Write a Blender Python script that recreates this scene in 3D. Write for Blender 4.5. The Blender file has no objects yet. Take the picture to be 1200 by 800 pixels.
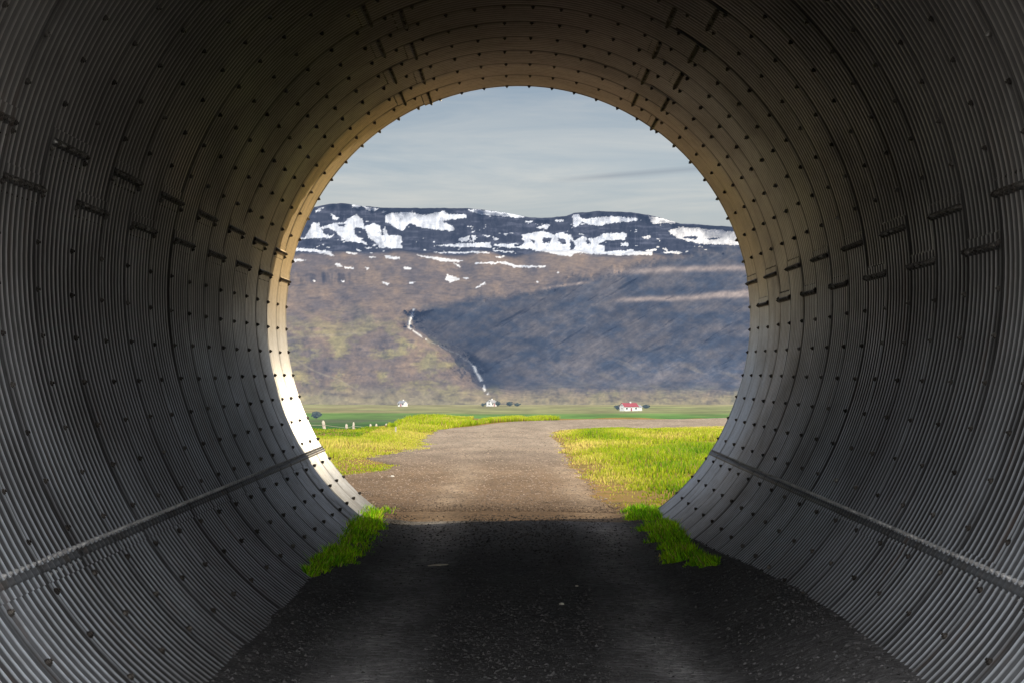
import bpy, math, random
import numpy as np
from mathutils import Vector

random.seed(7)
RS = np.random.RandomState(11)
sc = bpy.context.scene
COL = sc.collection
R = math.radians
F = 3555.0            # focal length in photo pixels (1200 wide)
CAMZ = 1.6            # eye height over the gravel
CX, CY = 607.0, 430.0  # where the tunnel axis / horizon meet in the photo

# ------------------------------------------------------------------ helpers
def tag(o, label=None, cat=None, group=None, kind=None):
    if label: o['label'] = label
    if cat: o['category'] = cat
    if group: o['group'] = group
    if kind: o['kind'] = kind
    return o

def empty(name, loc, label, cat, group=None, rz=0.0):
    o = bpy.data.objects.new(name, None)
    COL.objects.link(o)
    o.location = loc
    o.rotation_euler = (0, 0, rz)
    o.empty_display_size = 0.3
    return tag(o, label, cat, group)

def mesh_np(name, verts, faces, mat, parent=None, smooth=False, loc=None):
    """faces: (n,k) int array, or list of tuples"""
    me = bpy.data.meshes.new(name)
    verts = np.asarray(verts, dtype=np.float32)
    if isinstance(faces, np.ndarray):
        n, k = faces.shape
        me.vertices.add(len(verts)); me.vertices.foreach_set('co', verts.ravel())
        me.loops.add(n * k); me.loops.foreach_set('vertex_index', faces.astype(np.int32).ravel())
        me.polygons.add(n); me.polygons.foreach_set('loop_start', np.arange(0, n * k, k, dtype=np.int32))
        me.update(calc_edges=True)
    else:
        me.from_pydata([tuple(map(float, v)) for v in verts], [], faces)
        me.update()
    me.polygons.foreach_set('use_smooth', np.full(len(me.polygons), smooth))
    me.validate()
    if mat: me.materials.append(mat)
    o = bpy.data.objects.new(name, me)
    COL.objects.link(o)
    if parent: o.parent = parent
    if loc is not None: o.location = loc
    return o

def color_attr(o, name, rgb):
    a = o.data.color_attributes.new(name, 'FLOAT_COLOR', 'POINT')
    c = np.ones((len(o.data.vertices), 4), dtype=np.float32)
    c[:, :3] = rgb
    a.data.foreach_set('color', c.ravel())

def grid_faces(nu, nv, wrap=False):
    """vertex (i,j) -> i*nv+j ; i<nu, j<nv"""
    i, j = np.meshgrid(np.arange(nu - 1), np.arange(nv - 1), indexing='ij')
    a = (i * nv + j).ravel()
    return np.stack([a, a + nv, a + nv + 1, a + 1], 1)

class MB:
    """collects simple shapes into one mesh"""
    def __init__(s): s.v = []; s.f = []
    def box(s, x0, x1, y0, y1, z0, z1):
        b = len(s.v)
        s.v += [(x0,y0,z0),(x1,y0,z0),(x1,y1,z0),(x0,y1,z0),(x0,y0,z1),(x1,y0,z1),(x1,y1,z1),(x0,y1,z1)]
        s.f += [tuple(b+i for i in q) for q in ((0,3,2,1),(4,5,6,7),(0,1,5,4),(1,2,6,5),(2,3,7,6),(3,0,4,7))]
        return s
    def prism(s, poly, axis, a0, a1):
        b = len(s.v); n = len(poly)
        for a in (a0, a1):
            for p, q in poly:
                s.v.append((a, p, q) if axis == 'x' else (p, a, q))
        s.f.append(tuple(b+i for i in range(n))[::-1]); s.f.append(tuple(b+n+i for i in range(n)))
        for i in range(n):
            j = (i+1) % n
            s.f.append((b+i, b+j, b+n+j, b+n+i))
        return s
    def tube(s, p0, p1, r0, r1, n=8):
        p0 = Vector(p0); p1 = Vector(p1); d = (p1-p0).normalized()
        u = d.orthogonal().normalized(); w = d.cross(u); b = len(s.v)
        for p, r in ((p0, r0), (p1, r1)):
            for k in range(n):
                t = 2*math.pi*k/n
                s.v.append(tuple(p + u*(r*math.cos(t)) + w*(r*math.sin(t))))
        for k in range(n):
            j = (k+1) % n
            s.f.append((b+k, b+j, b+n+j, b+n+k))
        s.f.append(tuple(b+i for i in range(n))[::-1]); s.f.append(tuple(b+n+i for i in range(n)))
        return s
    def build(s, name, mat, parent=None, loc=None, smooth=False):
        return mesh_np(name, s.v, s.f, mat, parent, smooth, loc)

# value noise -----------------------------------------------------------
_P = np.random.RandomState(3).rand(256, 256)
def vnoise(x, y):
    x = np.asarray(x, float); y = np.asarray(y, float)
    xi = np.floor(x).astype(int); yi = np.floor(y).astype(int)
    fx = x - xi; fy = y - yi
    fx = fx*fx*(3-2*fx); fy = fy*fy*(3-2*fy)
    g = lambda a, b: _P[a & 255, b & 255]
    return (g(xi,yi)*(1-fx)+g(xi+1,yi)*fx)*(1-fy) + (g(xi,yi+1)*(1-fx)+g(xi+1,yi+1)*fx)*fy
def fbm(x, y, o=4, g=.5):
    s = 0; a = 1; t = 0
    for k in range(o):
        s = s + a*(vnoise(x*2**k+17.3*k, y*2**k+5.1*k)-.5)*2; t += a; a *= g
    return s/t
def sst(a, b, x):
    t = np.clip((np.asarray(x, float)-a)/(b-a), 0, 1)
    return t*t*(3-2*t)

# ------------------------------------------------------------------ materials
def new_mat(name):
    m = bpy.data.materials.new(name); m.use_nodes = True
    nt = m.node_tree; nt.nodes.clear()
    out = nt.nodes.new('ShaderNodeOutputMaterial')
    return m, nt, out
class NB:
    def __init__(s, nt): s.nt = nt
    def n(s, t, ins=None, **kw):
        nd = s.nt.nodes.new(t)
        for k, v in kw.items(): setattr(nd, k, v)
        for k, v in (ins or {}).items():
            if hasattr(v, 'links') or isinstance(v, bpy.types.NodeSocket): s.nt.links.new(v, nd.inputs[k])
            else: nd.inputs[k].default_value = v
        return nd
    def noise(s, vec, scale, detail=4, rough=.55, dist=0):
        return s.n('ShaderNodeTexNoise', {'Vector': vec, 'Scale': scale, 'Detail': detail, 'Roughness': rough, 'Distortion': dist}).outputs['Fac']
    def ramp(s, fac, stops, interp='LINEAR'):
        r = s.n('ShaderNodeValToRGB', {'Fac': fac}); cr = r.color_ramp; cr.interpolation = interp
        while len(cr.elements) < len(stops): cr.elements.new(.5)
        for e, (p, c) in zip(cr.elements, stops):
            e.position = p; e.color = (c, c, c, 1) if not hasattr(c, '__len__') else (*c, 1)
        return r.outputs['Color']
    def mix(s, f, a, b, mode='MIX'):
        m = s.n('ShaderNodeMix', data_type='RGBA', blend_type=mode)
        for k, v in ((0, f), (6, a), (7, b)):
            if isinstance(v, bpy.types.NodeSocket): s.nt.links.new(v, m.inputs[k])
            elif hasattr(v, '__len__'): m.inputs[k].default_value = (*v, 1)
            else: m.inputs[k].default_value = v if k == 0 else (v, v, v, 1)
        return m.outputs[2]
    def math(s, op, a, b=0.0, clamp=False):
        m = s.n('ShaderNodeMath', operation=op, use_clamp=clamp)
        for k, v in ((0, a), (1, b)):
            if isinstance(v, bpy.types.NodeSocket): s.nt.links.new(v, m.inputs[k])
            else: m.inputs[k].default_value = v
        return m.outputs[0]
    def pos(s):
        return s.n('ShaderNodeNewGeometry').outputs['Position']
    def scalevec(s, v, sx, sy, sz):
        return s.n('ShaderNodeMapping', {'Vector': v, 'Scale': (sx, sy, sz)}).outputs[0]
    def xyz(s, v):
        return s.n('ShaderNodeSeparateXYZ', {'Vector': v}).outputs
    def bsdf(s, out, **ins):
        b = s.n('ShaderNodeBsdfPrincipled', ins)
        s.nt.links.new(b.outputs[0], out.inputs[0]); return b

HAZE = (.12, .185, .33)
def plain(name, rgb, rough=.8, metal=0.0, haze=0.0, var=.15, scale=3.0):
    m, nt, out = new_mat(name); b = NB(nt)
    f = b.noise(b.n('ShaderNodeTexCoord').outputs['Object'], scale, 4)
    c = b.mix(1.0, rgb, b.ramp(f, [(.3, 1-var), (.7, 1+var)]), 'MULTIPLY')
    p = b.n('ShaderNodeBsdfPrincipled', {'Base Color': c, 'Roughness': rough, 'Metallic': metal})
    sh = p.outputs[0]
    if haze:
        e = b.n('ShaderNodeEmission', {'Color': (*HAZE, 1)})
        mx = b.n('ShaderNodeMixShader', {0: haze}); nt.links.new(sh, mx.inputs[1]); nt.links.new(e.outputs[0], mx.inputs[2]); sh = mx.outputs[0]
    nt.links.new(sh, out.inputs[0])
    return m
def steel_mat(name, tone=1.0, dirt=.5):
    m, nt, out = new_mat(name); b = NB(nt); p = b.pos()
    x, y, z = b.xyz(p)
    big = b.noise(b.scalevec(p, .8, .5, 1.6), 1.0, 5, .6)
    fine = b.noise(p, 26, 3, .6)
    streak = b.noise(b.scalevec(p, 9, 9, .7), 1.0, 4, .6)
    col = b.ramp(big, [(.32, (.52*tone, .515*tone, .51*tone)), (.55, (.70*tone, .70*tone, .70*tone)), (.72, (.80*tone, .80*tone, .80*tone))])
    col = b.mix(1.0, col, b.ramp(b.math('MULTIPLY', z, .2), [(.2, (1.02, 1.12, 1.28)), (.42, (1., 1., 1.)), (.60, (.80, .76, .72)), (.8, (.62, .58, .54))]), 'MULTIPLY')  # sky sheen low down and ceiling shade painted into the steel tint
    sunpaint = b.math('MULTIPLY', b.math('MULTIPLY', b.math('SUBTRACT', y, 30.0), 3.0, True), b.ramp(b.math('MULTIPLY', z, .2), [(.38, 0.), (.55, 1.)]))
    sunpaint = b.math('MULTIPLY', sunpaint, b.math('ADD', .12, b.math('MULTIPLY', b.math('MULTIPLY', b.math('ADD', x, .3), -.7, True), .88)))
    col = b.mix(sunpaint, col, (.92, .76, .52))  # tan sunlight on the last rings, mostly upper left, painted into the steel
    col = b.mix(.35, col, b.ramp(fine, [(.3, .35), (.7, .70)]), 'MULTIPLY')
    col = b.mix(b.math('MULTIPLY', b.ramp(streak, [(.48, 0.), (.7, 1.)]), .55*dirt), col, (.11, .095, .075))
    # soil splashed on the lowest half metre
    low = b.math('MULTIPLY', b.ramp(b.math('ADD', b.math('MULTIPLY', z, 1.0), b.math('MULTIPLY', b.noise(p, 3, 4), .5)), [(.25, 1.), (.62, 0.)]), .55)
    col = b.mix(low, col, (.10, .09, .08))
    # shade on the corrugation flanks painted dark into the colour, crests left bright
    ph = b.math('MULTIPLY', b.math('SUBTRACT', y, 32.4), 2*math.pi/.15)
    val = b.math('MULTIPLY', b.math('ADD', b.math('MULTIPLY', b.math('COSINE', ph), -.5), .5), 1.0)
    val = b.math('MULTIPLY', b.ramp(val, [(.03, 0.), (.24, 1.)]), b.ramp(b.noise(b.scalevec(p, .9, .9, .9), 1.0, 4), [(.3, .85), (.55, 1.)]))
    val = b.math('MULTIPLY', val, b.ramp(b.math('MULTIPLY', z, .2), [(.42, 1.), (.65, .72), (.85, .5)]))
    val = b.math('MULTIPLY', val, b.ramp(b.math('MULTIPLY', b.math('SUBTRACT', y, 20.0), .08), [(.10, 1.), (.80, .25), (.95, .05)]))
    col = b.mix(b.math('MULTIPLY', val, .93 if dirt < .6 else .4), col, (.018, .016, .016))
    jf = b.math('FRACT', b.math('DIVIDE', b.math('SUBTRACT', b.math('ADD', y, 1200.03), 32.4), 1.2))
    jl = b.ramp(jf, [(0.0, 1.), (.030, 1.), (.038, 0.)])  # gap shadow painted as a dark line at each ring joint
    jl = b.math('MULTIPLY', jl, b.ramp(b.noise(b.scalevec(p, .8, 2.3, .8), 1.0, 3), [(.38, .1), (.62, .9)]))
    col = b.mix(b.math('MULTIPLY', jl, .8), col, (.02, .018, .017))
    ro = b.ramp(big, [(.3, .46), (.7, .28)])
    # dark wet stain running down the left wall near the far mouth, rust weeping from the joints
    st = b.math('MULTIPLY', b.math('SUBTRACT', 1.0, b.math('MULTIPLY', b.math('ABSOLUTE', b.math('SUBTRACT', b.math('ADD', y, b.math('MULTIPLY', b.math('SUBTRACT', b.noise(b.scalevec(p, 2, 0, 2), 1.0, 4), .5), 1.6)), 29.2)), 2.6), True), b.ramp(b.math('MULTIPLY', z, .5), [(.05, 1.), (.45, .75), (.62, 0.)]))
    st = b.math('MULTIPLY', b.math('MULTIPLY', st, b.ramp(b.noise(b.scalevec(p, 6, 3, 2), 1.0, 4), [(.35, 0.), (.55, 1.)])), b.math('LESS_THAN', x, 0.0))
    col = b.mix(b.math('MULTIPLY', st, .8), col, (.055, .05, .035))
    ru = b.math('MULTIPLY', b.ramp(b.noise(b.scalevec(p, 2.2, 7, .5), 1.0, 5, .65), [(.58, 0.), (.72, 1.)]), .45*dirt)
    col = b.mix(ru, col, (.20, .11, .06))
    bump = b.n('ShaderNodeBump', {'Height': fine, 'Strength': .12, 'Distance': .004})
    b.bsdf(out, **{'Base Color': col, 'Metallic': .30, 'Roughness': ro, 'Normal': bump.outputs[0]})
    return m
M_steel = steel_mat('galvanised_steel')
M_seam = steel_mat('weathered_lap_steel', .25, 1.0)
M_head = plain('zinc_bolt_head', (.42, .42, .43), .4, .5, var=.35, scale=9)
def bolt_mat():
    m, nt, out = new_mat('dark_bolt_steel'); b = NB(nt); p = b.pos()
    col = b.ramp(b.noise(p, 7, 2), [(.4, (.035, .03, .028)), (.62, (.12, .11, .10)), (.75, (.40, .39, .38))])
    b.bsdf(out, **{'Base Color': col, 'Metallic': .6, 'Roughness': .45})
    return m
M_bolt = bolt_mat()

def gravel_mat():
    m, nt, out = new_mat('crushed_lava_gravel'); b = NB(nt); p = b.pos(); x, y, z = b.xyz(p)
    v = b.n('ShaderNodeTexVoronoi', {'Vector': p, 'Scale': 24.0}); v2 = b.n('ShaderNodeTexVoronoi', {'Vector': p, 'Scale': 95.0})
    peb = b.mix(.5, b.ramp(b.xyz(v.outputs['Color'])[0], [(0, .2), (.7, 1.1), (1, 2.0)]), b.ramp(b.xyz(v2.outputs['Color'])[0], [(0, .5), (1, 1.4)]))
    big = b.noise(b.scalevec(p, 1.3, .35, 1), 1.0, 5, .6)
    # wheel tracks: paler compacted lines either side of the crown
    ax = b.math('ABSOLUTE', b.math('ADD', x, b.math('MULTIPLY', b.math('SUBTRACT', b.noise(b.scalevec(p, .2, .2, 1), 1.0, 3), .5), .5)))
    trk = b.math('SUBTRACT', 1.0, b.math('MULTIPLY', b.math('ABSOLUTE', b.math('SUBTRACT', ax, .80)), 2.6), True)
    trk = b.math('MULTIPLY', trk, b.ramp(b.noise(b.scalevec(p, 2.5, .5, 1), 1.0, 4), [(.3, .35), (.6, 1.)]))
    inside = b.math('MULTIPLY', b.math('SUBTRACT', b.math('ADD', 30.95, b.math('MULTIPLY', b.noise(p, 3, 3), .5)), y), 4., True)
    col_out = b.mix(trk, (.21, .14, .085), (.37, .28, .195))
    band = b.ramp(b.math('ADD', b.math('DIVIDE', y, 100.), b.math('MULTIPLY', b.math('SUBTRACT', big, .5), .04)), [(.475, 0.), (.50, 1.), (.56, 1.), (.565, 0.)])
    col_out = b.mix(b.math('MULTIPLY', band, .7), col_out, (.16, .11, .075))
    col_in = b.mix(trk, (.085, .085, .092), (.40, .40, .425))  # shade inside the tunnel put into the gravel colour
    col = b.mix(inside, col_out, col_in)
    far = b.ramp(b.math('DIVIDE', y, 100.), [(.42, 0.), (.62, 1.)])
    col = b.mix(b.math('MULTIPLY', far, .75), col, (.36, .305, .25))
    col = b.mix(1.0, col, b.ramp(big, [(.3, .72), (.7, 1.22)]), 'MULTIPLY')
    col = b.mix(.9, col, peb, 'MULTIPLY')
    h = b.math('ADD', v.outputs['Distance'], b.math('MULTIPLY', v2.outputs['Distance'], .4))
    bump = b.n('ShaderNodeBump', {'Height': h, 'Strength': .8, 'Distance': .012, 'Invert': False} if False else {'Height': h, 'Strength': .8, 'Distance': .012})
    bump.invert = True
    b.bsdf(out, **{'Base Color': col, 'Roughness': .92, 'Normal': bump.outputs[0], 'Specular IOR Level': .25})
    return m
M_gravel = gravel_mat()

def attr_mat(name, rough=.9, transl=0.0, haze=None, mul=None, spec=.2):
    m, nt, out = new_mat(name); b = NB(nt)
    c = b.n('ShaderNodeVertexColor', layer_name='Col').outputs['Color']
    if mul:
        c = b.mix(1.0, c, b.ramp(b.noise(b.scalevec(b.pos(), *mul[0]), 1.0, 6, .62), [(.3, mul[1]), (.7, mul[2])]), 'MULTIPLY')
    p = b.n('ShaderNodeBsdfPrincipled', {'Base Color': c, 'Roughness': rough, 'Specular IOR Level': spec})
    sh = p.outputs[0]
    if transl:
        t = b.n('ShaderNodeBsdfTranslucent', {'Color': c})
        mx = b.n('ShaderNodeMixShader', {0: transl}); nt.links.new(sh, mx.inputs[1]); nt.links.new(t.outputs[0], mx.inputs[2]); sh = mx.outputs[0]
    if haze:
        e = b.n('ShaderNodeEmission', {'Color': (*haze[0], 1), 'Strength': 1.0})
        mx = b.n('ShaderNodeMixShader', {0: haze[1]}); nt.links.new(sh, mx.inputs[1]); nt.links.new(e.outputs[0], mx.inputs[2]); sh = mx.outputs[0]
    nt.links.new(sh, out.inputs[0])
    return m
M_grass = attr_mat('grass_blade', .6, .5)
M_stone = attr_mat('basalt_chip', .85)
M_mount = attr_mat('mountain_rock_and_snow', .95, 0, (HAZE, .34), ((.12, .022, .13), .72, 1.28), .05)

M_wood = plain('weathered_post_wood', (.55, .50, .42), .85, var=.3, scale=20)
M_wire = plain('fence_wire_steel', (.35, .34, .33), .5, .7)
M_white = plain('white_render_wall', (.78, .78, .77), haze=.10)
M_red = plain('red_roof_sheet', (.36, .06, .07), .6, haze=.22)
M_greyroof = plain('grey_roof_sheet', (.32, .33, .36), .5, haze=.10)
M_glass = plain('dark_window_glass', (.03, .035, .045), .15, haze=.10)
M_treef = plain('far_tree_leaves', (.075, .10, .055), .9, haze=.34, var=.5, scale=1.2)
M_bark = plain('tree_bark', (.10, .08, .06), .9)
M_paleobj = plain('pale_dry_wood', (.72, .68, .60), .7)
M_rust = plain('dark_drain_edge', (.10, .085, .07), .7, .3)

def ground_mat():
    m, nt, out = new_mat('grassland_and_fields'); b = NB(nt); p = b.pos(); x, y, z = b.xyz(p)
    near = b.ramp(b.noise(p, 1.6, 6, .65), [(.32, (.14, .13, .03)), (.46, (.27, .19, .06)), (.60, (.33, .20, .08)), (.75, (.28, .16, .09))])
    near = b.mix(.5, near, b.ramp(b.noise(p, 30, 3), [(.3, .35), (.7, 1.4)]), 'MULTIPLY')
    soil = b.ramp(b.noise(p, 30, 4), [(.35, (.012, .011, .010)), (.65, (.05, .043, .038))])
    near = b.mix(b.math('MULTIPLY', b.math('SUBTRACT', 33.0, y), 2., True), near, soil)
    # valley floor: hay fields in long strips, dull pasture between
    pv = b.scalevec(p, .0042, .0030, 0)
    cell = b.n('ShaderNodeTexVoronoi', {'Vector': b.n('ShaderNodeVectorMath', {0: pv, 1: b.n('ShaderNodeTexNoise', {'Vector': pv, 'Scale': 2.0}).outputs['Color']}, operation='ADD').outputs[0], 'Scale': 1.0})
    cv = b.xyz(cell.outputs['Color'])[0]
    fld = b.ramp(cv, [(0, (.08, .20, .035)), (.30, (.07, .22, .035)), (.34, (.26, .24, .10)), (.55, (.20, .20, .09)), (.60, (.16, .14, .10)), (.8, (.10, .22, .05)), (1, (.22, .20, .12))], 'LINEAR')
    dn = b.math('ADD', b.math('DIVIDE', y, 3000.), b.math('MULTIPLY', b.math('SUBTRACT', b.noise(b.scalevec(p, .006, .001, 0), 1.0, 3), .5), .10))
    zone = b.ramp(dn, [(.495, (.05, .15, .02)), (.51, (.10, .11, .07)), (.535, (.09, .20, .035)), (.60, (.12, .26, .04)), (.63, (.30, .27, .13)), (.80, (.40, .34, .20))])
    fld = b.mix(.62, fld, zone)
    # near meadow band is rich green
    fld = b.mix(b.ramp(b.math('ADD', b.math('DIVIDE', y, 4000.), b.math('MULTIPLY', b.noise(b.scalevec(p, .004, .002, 0), 1.0, 3), .06)), [(.385, 1.), (.41, 0.)]), fld, (.030, .105, .014))
    fld = b.mix(.6, fld, b.ramp(b.noise(b.scalevec(p, .03, .008, 0), 1.0, 6, .65), [(.3, .35), (.7, 1.6)]), 'MULTIPLY')
    hed = b.ramp(b.noise(b.scalevec(p, .0035, .022, 0), 1.0, 5, .6), [(.56, 0.), (.60, 1.), (.63, 0.)])
    fld = b.mix(b.math('MULTIPLY', hed, .7), fld, (.045, .05, .035))
    isfar = b.ramp(b.math('DIVIDE', y, 1000.), [(.15, 0.), (.3, 1.)])
    col = b.mix(isfar, near, fld)
    bump = b.n('ShaderNodeBump', {'Height': b.noise(p, 20, 4), 'Strength': .6, 'Distance': .03})
    pr = b.n('ShaderNodeBsdfPrincipled', {'Base Color': col, 'Roughness': .95, 'Specular IOR Level': .1, 'Normal': bump.outputs[0]})
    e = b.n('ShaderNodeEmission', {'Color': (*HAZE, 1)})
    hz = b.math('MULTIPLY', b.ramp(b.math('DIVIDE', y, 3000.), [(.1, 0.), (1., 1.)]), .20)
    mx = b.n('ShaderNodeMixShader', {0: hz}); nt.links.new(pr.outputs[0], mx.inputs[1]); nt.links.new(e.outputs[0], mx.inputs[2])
    nt.links.new(mx.outputs[0], out.inputs[0])
    return m
M_ground = ground_mat()

# ------------------------------------------------------------------ tunnel
C_Z = 2.12; RAD = 2.5; D_END = 32.4; PITCH = 1.2; NR = 19; D0 = D_END - NR*PITCH
AMP = .017; WAVE = .15
def prof(th):
    """inner radius of the pipe as a function of angle (radians, 0 = right, 90deg = crown)"""
    dn = -np.sin(th)
    return RAD*(1 + .016*sst(.30, .80, dn))

tunnel = empty('corrugated_tunnel', (0, D_END, 0), 'round corrugated grey steel pipe tunnel bolted together from curved plates over the gravel road', 'tunnel')
LOWL, LOWR = R(214), R(-35)
ringseams = []
for k in range(NR):
    par = k % 2
    off = .002 if par else -.002
    off += RS.uniform(-.002, .002)
    seams = [LOWR, R(2.5 if par else 8.5), R(61.5 if par else 54.8), R(118 if par else 112), R(165 if par else 171), LOWL, R(270)]
    y0 = D0 + k*PITCH
    ns = 66 if k < 4 else 68
    ys = np.arange(-3, 100)*.0125
    V = []; Fc = []; base = 0
    sk = RS.uniform(-.004, .004)
    for s in range(len(seams)):
        a0 = seams[s]; a1 = seams[(s+1) % len(seams)]
        if a1 <= a0: a1 += 2*math.pi
        ext = R(1.6)
        n = max(8, int((a1-a0+2*ext)/R(2.2)))
        th = np.linspace(a0-ext, a1+ext, n)
        po = (.004 if s % 2 else -.004)
        wob = .003*np.sin(th*3+RS.uniform(0, 6)) * 1.0
        r = (prof(th)+off+po+wob)[:, None] - AMP*np.cos(2*np.pi*ys/WAVE)[None, :] + sk*(ys/PITCH)[None, :]
        X = np.cos(th)[:, None]*r; Z = C_Z+np.sin(th)[:, None]*r; Y = np.repeat((y0+ys)[None, :], n, 0)
        V.append(np.stack([X, Y-D_END, Z], -1).reshape(-1, 3))
        f = grid_faces(n, len(ys)) + base; Fc.append(f); base += n*len(ys)
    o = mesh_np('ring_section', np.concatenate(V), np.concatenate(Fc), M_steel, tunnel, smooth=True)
    ringseams.append((o, seams, off, y0))

# bolts: hex head + shank, pointing to the pipe axis
def bolt_geo(r=.014, h=.021):
    v = []; f = []
    for (rr, z0, z1, n) in ((r*1.25, -.006, .006, 8), (r, .006, h*.62, 6), (r*.5, h*.62, h, 6)):
        b = len(v)
        for z in (z0, z1):
            for i in range(n):
                t = 2*math.pi*i/n; v.append((rr*math.cos(t), rr*math.sin(t), z))
        f += [(b+i, b+(i+1) % n, b+n+(i+1) % n, b+n+i) for i in range(n)]
        f.append(tuple(b+n+i for i in range(n)))
    return v, f
BV, BF = bolt_geo()
bolt_me = bpy.data.meshes.new('bolt'); bolt_me.from_pydata(BV, [], BF); bolt_me.update(); bolt_me.materials.append(M_bolt)
def frame(th, y, rad):
    """location and axes of something sitting on the pipe wall, z axis towards the centre"""
    loc = Vector((math.cos(th)*rad, y-D_END, C_Z+math.sin(th)*rad))
    zax = Vector((-math.cos(th), 0, -math.sin(th))); yax = Vector((0, 1, 0)); xax = yax.cross(zax)
    return loc, xax, yax, zax
bolts = []    # (th, y, radius, spin)
STEP = R(5.61)
for k in range(NR+1):
    y = D0 + k*PITCH
    if k == NR: y -= .02
    if k == 0: y += .02
    oo = min(ringseams[min(k, NR-1)][2], ringseams[max(k-1, 0)][2])
    n = int(2*math.pi/STEP)
    for i in range(n):
        th = -math.pi/2 + (i+.5)*2*math.pi/n
        if math.sin(th) < -.80: continue
        bolts.append((th+RS.uniform(-.002, .002), y+RS.uniform(-.004, .004), float(prof(th))+oo-AMP-.004, RS.uniform(0, 1)))
def proj(th, y, rad):
    X = math.cos(th)*rad; Z = C_Z+math.sin(th)*rad-CAMZ
    return CX+F*X/y, CY-F*Z/y
seambolts = []
vis = []
rest = []
for b in bolts:
    px, py = proj(*b[:3]); on = 3 < px < 1197 and 3 < py < 797
    (vis if on else rest).append(b)
vis.sort(key=lambda b: b[1])
rest += vis[100:]; vis = vis[:100]
from mathutils import Matrix
for (th, y, rad, sp) in vis:
    loc, xa, ya, za = frame(th, y, rad)
    o = bpy.data.objects.new('bolt', bolt_me); COL.objects.link(o); o.parent = tunnel
    m = Matrix((xa, ya, za)).transposed().to_4x4() @ Matrix.Rotation(sp, 4, 'Z'); m.translation = loc
    o.matrix_local = m
def bolts_mesh(lst, scale=1.0):
    bv = np.array(BV)*scale; V = []; Fs = []
    for i, (th, y, rad, sp) in enumerate(lst):
        loc, xa, ya, za = frame(th, y, rad)
        c, s = math.cos(sp), math.sin(sp)
        w = np.stack([bv[:, 0]*c-bv[:, 1]*s, bv[:, 0]*s+bv[:, 1]*c, bv[:, 2]], 1)
        V.append(w @ np.array([xa, ya, za]) + np.array(loc))
        b = i*len(bv); Fs += [tuple(b+j for j in q) for q in BF]
    return np.concatenate(V), Fs
v_, f_ = bolts_mesh(rest)
tag(mesh_np('bolt', v_, f_, M_bolt, tunnel), kind='stuff')

# low side seams: lapped edge + double row of bolt heads at every corrugation
for name, th0, sgn in (('side_seam', LOWL, 1), ('side_seam', LOWR, -1)):
    ys = np.arange(0, NR*PITCH+.001, WAVE/12)
    rows = []
    for dth, dr in ((-R(.42), .0), (-R(.42), -.006), (R(.42), -.006), (R(.42), .0)):
        th = th0 + sgn*dth*-1
        r = prof(th) + dr - .008 - AMP*np.cos(2*np.pi*ys/WAVE)
        rows.append(np.stack([np.cos(th)*r, D0+ys-D_END, C_Z+np.sin(th)*r], 1))
    V = np.concatenate(rows); f = grid_faces(len(rows), len(ys))
    so = mesh_np(name, V, f, M_seam, tunnel, smooth=True)
    lst = []
    for j in range(int(NR*PITCH/WAVE)):
        y = D0 + j*WAVE
        rr = float(prof(th0))-.010
        lst.append((th0+sgn*R(-.75), y, rr-AMP, j*.7)); lst.append((th0+sgn*R(.75), y+WAVE/2, rr+AMP-.004, j*.4))
    v_, f_ = bolts_mesh(lst, .72)
    tag(mesh_np('seam_bolt', v_, f_, M_head, so), kind='stuff')

# short staggered plate seams on each ring: lap strip + one row of bolts
for (ro, seams, off, y0) in ringseams:
    for th0 in seams[1:5]:
        ys = np.arange(-1, 98)*.0125; rows = []
        for dth, dr in ((-R(.5), .004), (-R(.5), -.006), (R(.5), -.006), (R(.5), .004)):
            th = th0+dth; r = prof(th)+off+dr-.006-AMP*np.cos(2*np.pi*ys/WAVE)
            rows.append(np.stack([np.cos(th)*r, y0+ys-D_END, C_Z+np.sin(th)*r], 1))
        so = mesh_np('plate_seam', np.concatenate(rows), grid_faces(4, len(ys)), M_seam, ro, smooth=True)
        lst = [(th0, y0+j*WAVE, float(prof(th0))+off-.014-AMP, j*.5) for j in range(9)]
        lst += [(th0+R(1.6), y0+(j+.5)*WAVE, float(prof(th0))+off-.006+AMP-.012, j*.5) for j in range(8)]
        v_, f_ = bolts_mesh(lst, .85)
        tag(mesh_np('seam_bolt', v_, f_, M_bolt, so), kind='stuff')
# rolled rims at both mouths
for yy, nm in ((D0-.03, 'mouth_rim'), (D_END+.03, 'mouth_rim')):
    th = np.linspace(0, 2*math.pi, 181); V = []
    for a in range(7):
        t = 2*math.pi*a/6
        r = prof(th)+.026+.022*math.cos(t)
        V.append(np.stack([np.cos(th)*r, np.full_like(th, yy-D_END+.014*math.sin(t)), C_Z+np.sin(th)*r], 1))
    mesh_np(nm, np.concatenate(V), grid_faces(7, 181), M_rust, tunnel, smooth=True)

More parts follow.
